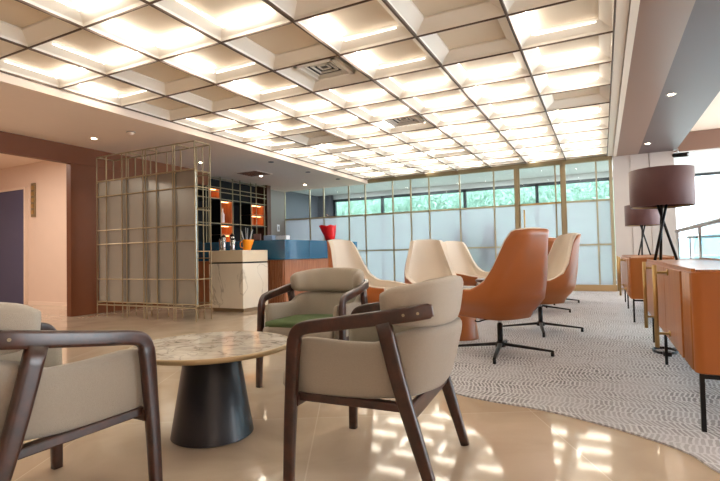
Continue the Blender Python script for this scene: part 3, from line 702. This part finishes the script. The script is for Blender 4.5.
def make_lamp(label, loc):
    t = thing('table_lamp', label, 'lamp', loc, 0, 'drum shade table lamps')
    zb, zt = 0.485, 0.815
    obj('shade', lathe([(0.246, zb), (0.25, zb - 0.003), (0.254, zb), (0.254, zt), (0.25, zt + 0.003), (0.246, zt), (0.246, zb)], 56), 'shade', t, True)
    obj('shade_ring', lathe([(0.240, zb + 0.004), (0.2455, zb + 0.004), (0.2455, zb + 0.012), (0.240, zb + 0.012)], 40), 'brass', t)
    for k in range(3):
        a = R(100 + 120 * k); b = a + R(165)
        obj('leg', tube([(0.10 * math.cos(a), 0.10 * math.sin(a), 0.0), (0.055 * math.cos(b), 0.055 * math.sin(b), 0.56)], 0.012, 12), 'black', t, True)
    obj('hub', lathe([(0, 0.54), (0.06, 0.54), (0.06, 0.565), (0, 0.565)], 20), 'black', t)
    obj('stem', tube([(0, 0, 0.56), (0, 0, 0.72)], 0.009), 'black', t, True)
    obj('bulb', lathe([(0, 0.66), (0.03, 0.68), (0.035, 0.71), (0.02, 0.74), (0, 0.75)], 16), 'paper', t, True)
    sp = bmesh.new()
    for k in range(3): a = R(120 * k); tube([(0, 0, 0.70), (0.246 * math.cos(a), 0.246 * math.sin(a), zt - 0.02)], 0.003, 6, sp)
    obj('spider', sp, 'black', t)
    return t
lp = make_lamp('plum drum shade lamp on crossed black legs on the nearer sideboard', (0.495, 5.10, 0.793))
dup(lp, None, (0.60, 9.05, 0.793), 0, 'plum drum shade lamp partly hidden under the nearer lamp, on the further sideboard')

t = thing('power_cord', 'dark coiled power cable lying on the carpet under the nearer sideboard', 'cable', (0.45, 4.85, 0.012))
obj('coil', tube([(0.09 * math.cos(a * 0.5), 0.14 * math.sin(a * 0.5), 0.006 + a * 0.0004) for a in range(0, 40)] + [(0.1, 0.2, 0.006), (0.2, 0.4, 0.006)], 0.006, 8), 'black', t, True)
obj('plug', B(-0.03, 0.03, -0.2, -0.13, 0, 0.035), 'black', t, bevel=0.005)

# ------------------------------------------------------------------ balustrade over the void
t = thing('balustrade', 'steel handrail with glass panels at the right, behind the lamps', 'railing', (0.98, 0, 0))
obj('handrail', tube([(0, 8.35, 1.145), (0, 2.0, 1.145)], 0.026, 14), 'steel', t, True)
for y in (8.25, 6.5, 4.75, 3.0):
    p = obj('post', tube([(0, y, 0), (0, y, 1.06)], 0.016, 12), 'steel', t, True)
    obj('bracket', B(-0.012, 0.012, y - 0.05, y + 0.05, 1.05, 1.12), 'steel', p)
for y0, y1 in ((6.55, 8.2), (4.8, 6.45), (3.05, 4.7)): obj('glass_panel', B(-0.006, 0.006, y0, y1, 0.08, 1.03), 'rail_glass', t)
t = thing('balustrade', 'second glass balustrade across the void, seen through the nearer one', 'railing', (1.35, 11.0, 0))
obj('handrail', tube([(0.1, 0, 1.1), (2.2, 0, 1.1)], 0.025, 12), 'steel', t, True)
for x in (0.15, 1.2, 2.15): obj('post', tube([(x, 0, 0), (x, 0, 1.09)], 0.016), 'steel', t, True)
for x0, x1 in ((0.2, 1.15), (1.25, 2.1)): obj('glass_panel', B(x0, x1, -0.006, 0.006, 0.06, 1.55), 'rail_glass', t)
t = thing('security_camera', 'small dark security camera hanging beside the stone pillar top', 'camera', (1.42, 11.5, ZC - 0.12))
obj('mount', tube([(0, 0, 0.12), (0, 0, 0.02)], 0.02), 'steel', t, True)
obj('body', tube([(-0.07, 0.08, 0), (0.16, -0.12, -0.03)], 0.045, 14), 'black', t, True)
obj('lens', tube([(0.16, -0.12, -0.03), (0.17, -0.128, -0.031)], 0.03, 14), 'steel', t, True)

# ------------------------------------------------------------------ brass lattice screen
t = thing('lattice_screen', 'tall brass rod lattice screen with smoky panel standing by the brown portal', 'screen', (0, 0, 0))
XS = [-7.322, -7.084, -6.71, -6.606, -6.229, -6.167, -5.936, -5.596, -5.556, -5.157]
r = 0.0095
def rod(a, b, name): return obj(name, tube([a, b], r, 6), 'brass_dull', t)
for x in XS: rod((x, 5.03, 0), (x, 5.03, 2.58), 'upright')
XB = [-7.32, -6.95, -6.78, -6.42, -6.05, -5.75, -5.42, -5.3, -5.157]
for x in XB: rod((x, 5.33, 0), (x, 5.33, 2.58), 'upright')
for z in (2.58, 2.18, 1.93, 1.38, 1.157, 0.60, 0.24, 0.19): rod((-7.322, 5.03, z), (-5.157, 5.03, z), 'crossbar')
for z in (2.58, 2.14, 1.65, 0.9, 0.24, 0.16): rod((-7.322, 5.33, z), (-5.157, 5.33, z), 'crossbar')
for x in (-7.322, -6.606, -6.167, -5.556, -5.157):
    for z in (2.58, 2.16, 0.22): rod((x, 5.03, z), (x, 5.33, z), 'tie_rod')
for z in (1.93, 1.6, 1.38, 1.0, 0.6): rod((-5.157, 5.03, z), (-5.157, 5.33, z), 'tie_rod')
for x0, x1 in ((-7.315, -6.61), (-6.60, -5.94), (-5.93, -5.165)): obj('panel', B(x0, x1, 5.05, 5.07, 0.24, 2.17), 'screen_panel', t)

# ------------------------------------------------------------------ bar
t = thing('marble_counter', 'white veined marble service counter with cream slab top beside the lattice screen', 'counter', (-5.98, 6.13, 0))
obj('plinth', B(0.04, 0.70, 0.05, 0.62, 0, 0.1), 'plinth', t)
obj('body', B(0, 0.735, 0, 0.66, 0.06, 0.80), 'counter_marble', t, bevel=0.004)
obj('shadow_gap', B(0.015, 0.72, 0.015, 0.65, 0.80, 0.825), 'black', t)
obj('slab_top', B(0, 0.735, 0, 0.66, 0.825, 1.02), 'cream_slab', t, bevel=0.006)
t = thing('bar_counter', 'long bar with teal blue glass upper band over ribbed orange wood', 'bar', (-4.99, 6.95, 0))
obj('base', B(-2.2, -0.03, 0.03, 2.75, 0, 0.84), 'slat', t)
for k in range(20): obj('slat', B(-0.75 + k * 0.036, -0.73 + k * 0.036, 0.005, 0.03, 0.05, 0.83), 'slat', t)
obj('upper_band', B(-2.25, 0, 0, 2.8, 0.845, 1.2), 'teal', t, bevel=0.004)
obj('joint', B(-0.0, 0.002, 0.8, 0.806, 0.85, 1.195), 'navy', t)
obj('plinth', B(-2.15, -0.06, 0.06, 2.7, 0, 0.05), 'black', t)
# back bar shelving
t = thing('bar_shelving', 'dark bar shelving unit with bronze grid and lit orange niches on left wall', 'shelving', (-8.3, 0, 0))
obj('back_panel', B(0.005, 0.03, 7.2, 10.2, 0.0, ZS - 0.01), 'shelf_dark', t)
obj('side_panel', B(0.0, 0.43, 10.2, 10.36, 0, ZS - 0.005), 'walnut_mid', t)
obj('cupboard', B(0.03, 0.40, 7.2, 10.2, 0.0, 0.85), 'shelf_dark', t)
yu = [7.6, 8.03, 8.105, 8.486, 8.897, 9.168, 9.571, 9.78, 10.107]
for y in yu: obj('upright', B(0.40, 0.415, y - 0.01, y + 0.01, 0.85, ZS - 0.01), 'brass_dull', t)
for z in (2.74, 2.53, 2.43, 2.27, 1.70): obj('shelf_bar', B(0.40, 0.415, 7.2, 10.19, z - 0.008, z + 0.008), 'brass_dull', t)
for z in (2.255, 1.685): obj('shelf', B(0.03, 0.40, 7.2, 10.19, z - 0.012, z + 0.006), 'shelf_dark', t)
def niche(y0, y1, z0, z1):
    b = bmesh.new(); th = 0.015
    box(b, 0.06, 0.40, y0, y0 + th, z0, z1); box(b, 0.06, 0.40, y1 - th, y1, z0, z1); box(b, 0.06, 0.40, y0 + th, y1 - th, z0, z0 + th); box(b, 0.06, 0.40, y0 + th, y1 - th, z1 - th, z1); box(b, 0.05, 0.07, y0, y1, z0, z1)
    n = obj('niche', b, 'niche', t)
    obj('divider', B(0.03, 0.405, y0 - 0.03, y0 - 0.001, z0, z1), 'shelf_dark', t)
    obj('niche_light', B(0.30, 0.33, y0 + 0.05, y1 - 0.05, z1 - th - 0.008, z1 - th), 'niche_led', n)
for a in ((8.125, 8.465, 2.275, 2.50), (8.505, 8.88, 1.71, 2.235), (9.60, 10.09, 1.98, 2.235), (9.60, 10.09, 1.71, 1.965), (8.505, 8.88, 1.445, 1.66), (8.505, 8.88, 1.22, 1.435)): niche(*a)
def on(name, label, cat, loc, group=None): return thing(name, label, cat, loc, 0, group)
b = on('bottle', 'slender white bottle standing in the tall lit shelf niche', 'bottle', (-8.05, 8.72, 1.726))
obj('body', lathe([(0, 0), (0.04, 0), (0.045, 0.02), (0.045, 0.2), (0.018, 0.27), (0.016, 0.34), (0, 0.34)], 20), 'paper', b, True)
obj('cap', lathe([(0, 0.34), (0.019, 0.34), (0.019, 0.37), (0, 0.37)], 16), 'brass', b)
p = on('pitcher', 'bright orange pitcher holding stirrers on the marble counter', 'pitcher', (-5.42, 6.45, 1.021))
pb = lathe([(0, 0), (0.06, 0), (0.065, 0.01), (0.072, 0.15), (0.08, 0.18), (0.074, 0.18), (0.066, 0.15), (0.06, 0.02), (0, 0.02)], 24)
for v in pb.verts:
    if v.co.z > 0.14 and v.co.y > 0.05: v.co.y += 0.04; v.co.x += 0.02
obj('body', pb, 'orange', p, True)
obj('handle', tube(catmull([(-0.055, -0.04, 0.15), (-0.085, -0.065, 0.13), (-0.085, -0.065, 0.06), (-0.05, -0.04, 0.04)], 5), 0.009), 'orange', p, True)
for k in range(6):
    a = k * 1.05; q = on('stirrer', ['short stirrer leaning furthest right in the orange pitcher', 'stirrer leaning to the back right of the orange pitcher', 'tall stirrer leaning to the back of the orange pitcher', 'short stirrer leaning furthest left in the orange pitcher', 'stirrer leaning to the front left of the orange pitcher', 'tall stirrer leaning to the front right of the orange pitcher'][k], 'stirrer', (-5.42, 6.45, 1.045), 'stirrers in the orange pitcher')
    obj('rod', tube([(0.015 * math.cos(a), 0.015 * math.sin(a), 0), (0.11 * math.cos(a), 0.11 * math.sin(a), 0.30 + 0.03 * (k % 3))], 0.006, 8), 'steel', q, True)
for k, (x, y, h) in enumerate([(-5.90, 6.35, 0.24), (-5.80, 6.3, 0.28), (-5.72, 6.42, 0.30), (-5.64, 6.35, 0.22)]):
    q = on('canister', ['low steel canister at the screen end of the marble counter', 'steel canister second from the lattice screen on the marble counter', 'tallest steel canister on the marble counter', 'shorter steel canister nearest the orange pitcher'][k], 'canister', (x, y, 1.021), 'steel canisters on the marble counter')
    obj('body', lathe([(0, 0), (0.036, 0), (0.038, 0.01), (0.038, h * 0.8), (0.034, h * 0.83), (0, h * 0.83)], 20), 'chrome', q, True)
    obj('lid', lathe([(0, h * 0.83), (0.04, h * 0.83), (0.036, h * 0.93), (0.01, h * 0.95), (0.012, h), (0, h)], 20), 'black', q, True)
q = on('card_holder', 'small dull rose card stand on the bar behind the orange pitcher', 'card stand', (-5.72, 7.1, 1.2)); obj('card', B(-0.08, 0.08, -0.01, 0.01, 0.02, 0.13), 'rose', q); obj('foot', B(-0.09, 0.09, -0.03, 0.03, 0, 0.02), 'black', q)
q = on('tissue_box', 'pale blue box on the teal bar top, left of the white one', 'box', (-5.58, 7.3, 1.2)); obj('carton', B(-0.1, 0.1, -0.06, 0.06, 0, 0.1), 'bluebox', q, bevel=0.004); obj('flap', B(-0.05, 0.05, -0.02, 0.02, 0.1, 0.105), 'paper', q)
q = on('tissue_box', 'white box on the teal bar top beside the pale blue one', 'box', (-5.32, 7.35, 1.2)); obj('carton', B(-0.12, 0.12, -0.06, 0.06, 0, 0.09), 'paper', q, bevel=0.004); obj('flap', B(-0.05, 0.05, -0.02, 0.02, 0.09, 0.095), 'bluebox', q)
# red jug
q = on('jug', 'bright red jug with a ragged top on the bar in front of the glass wall', 'jug', (-5.12, 8.75, 1.2))
jb = bmesh.new(); rings = []
prof = [(0, 0.12), (0.10, 0.15), (0.20, 0.17), (0.29, 0.18), (0.33, 0.185)]
for z, w in prof:
    ring = []
    for k in range(20):
        a = 2 * PI * k / 20; x, y = w * 0.75 * math.cos(a), w * 0.75 * math.sin(a)
        sp = max(0, math.cos(a - R(205))) ** 6 * 0.10 * max(0, (z - 0.08) / 0.25)
        x += sp * math.cos(R(205)); y += sp * math.sin(R(205))
        ring.append(jb.verts.new((x, y, z + (0.014 * math.sin(5 * a) if z > 0.3 else 0))))
    rings.append(ring)
jb.faces.new(rings[0][::-1])
for r0, r1 in zip(rings, rings[1:]):
    for k in range(20): jb.faces.new([r0[k], r0[(k + 1) % 20], r1[(k + 1) % 20], r1[k]])
jo = obj('body', jb, 'red', q, True); so = jo.modifiers.new('solid', 'SOLIDIFY'); so.thickness = 0.008
obj('handle', tube(catmull([(-0.03, 0.12, 0.27), (-0.05, 0.2, 0.26), (-0.05, 0.2, 0.1), (-0.03, 0.11, 0.07)], 5), 0.012), 'red', q, True)
q = on('light_switch', 'white light switch on the grey wall beside the dark shelving', 'switch', (-8.3, 11.25, 1.62))
obj('plate', B(0, 0.012, -0.06, 0.06, 0, 0.2), 'paper', q, bevel=0.003); obj('rocker', B(0.012, 0.018, -0.03, 0.03, 0.05, 0.15), 'steel', q)

# ------------------------------------------------------------------ light
w = bpy.data.worlds.new('World'); scene.world = w; w.use_nodes = True
bg = w.node_tree.nodes['Background']; bg.inputs['Color'].default_value = (0.87, 0.94, 1.0, 1); bg.inputs['Strength'].default_value = 6.5
def area(name, loc, rot, sx, sy, e, col):
    l = bpy.data.lights.new(name, 'AREA'); l.shape = 'RECTANGLE'; l.size = sx; l.size_y = sy; l.energy = e; l.color = col
    o = bpy.data.objects.new(name, l); C.objects.link(o); o.location = loc; o.rotation_euler = rot; return o
for k in range(4): area('corridor_lamp', (-6.8 + 2.1 * k, 12.9, 2.90), (0, 0, 0), 1.2, 0.5, 30, (0.95, 0.98, 1.0))
for k in range(2): area('passage_fill', (-9.6, 1.5 + 2.6 * k, 2.98), (0, 0, 0), 0.8, 0.5, 45, (1.0, 0.88, 0.76))  # unseen lamps, added to brighten the left passage
scene.view_settings.view_transform = 'Standard'; scene.view_settings.look = 'None'; scene.view_settings.gamma = 1; scene.view_settings.use_curve_mapping = False
scene.view_settings.exposure = 0.55
cy = scene.cycles
cy.use_denoising = True; cy.max_bounces = 10; cy.diffuse_bounces = 5; cy.glossy_bounces = 4; cy.transparent_max_bounces = 16; cy.transmission_bounces = 6
cy.sample_clamp_indirect = 6.0; cy.caustics_reflective = False; cy.caustics_refractive = False; cy.use_light_tree = True
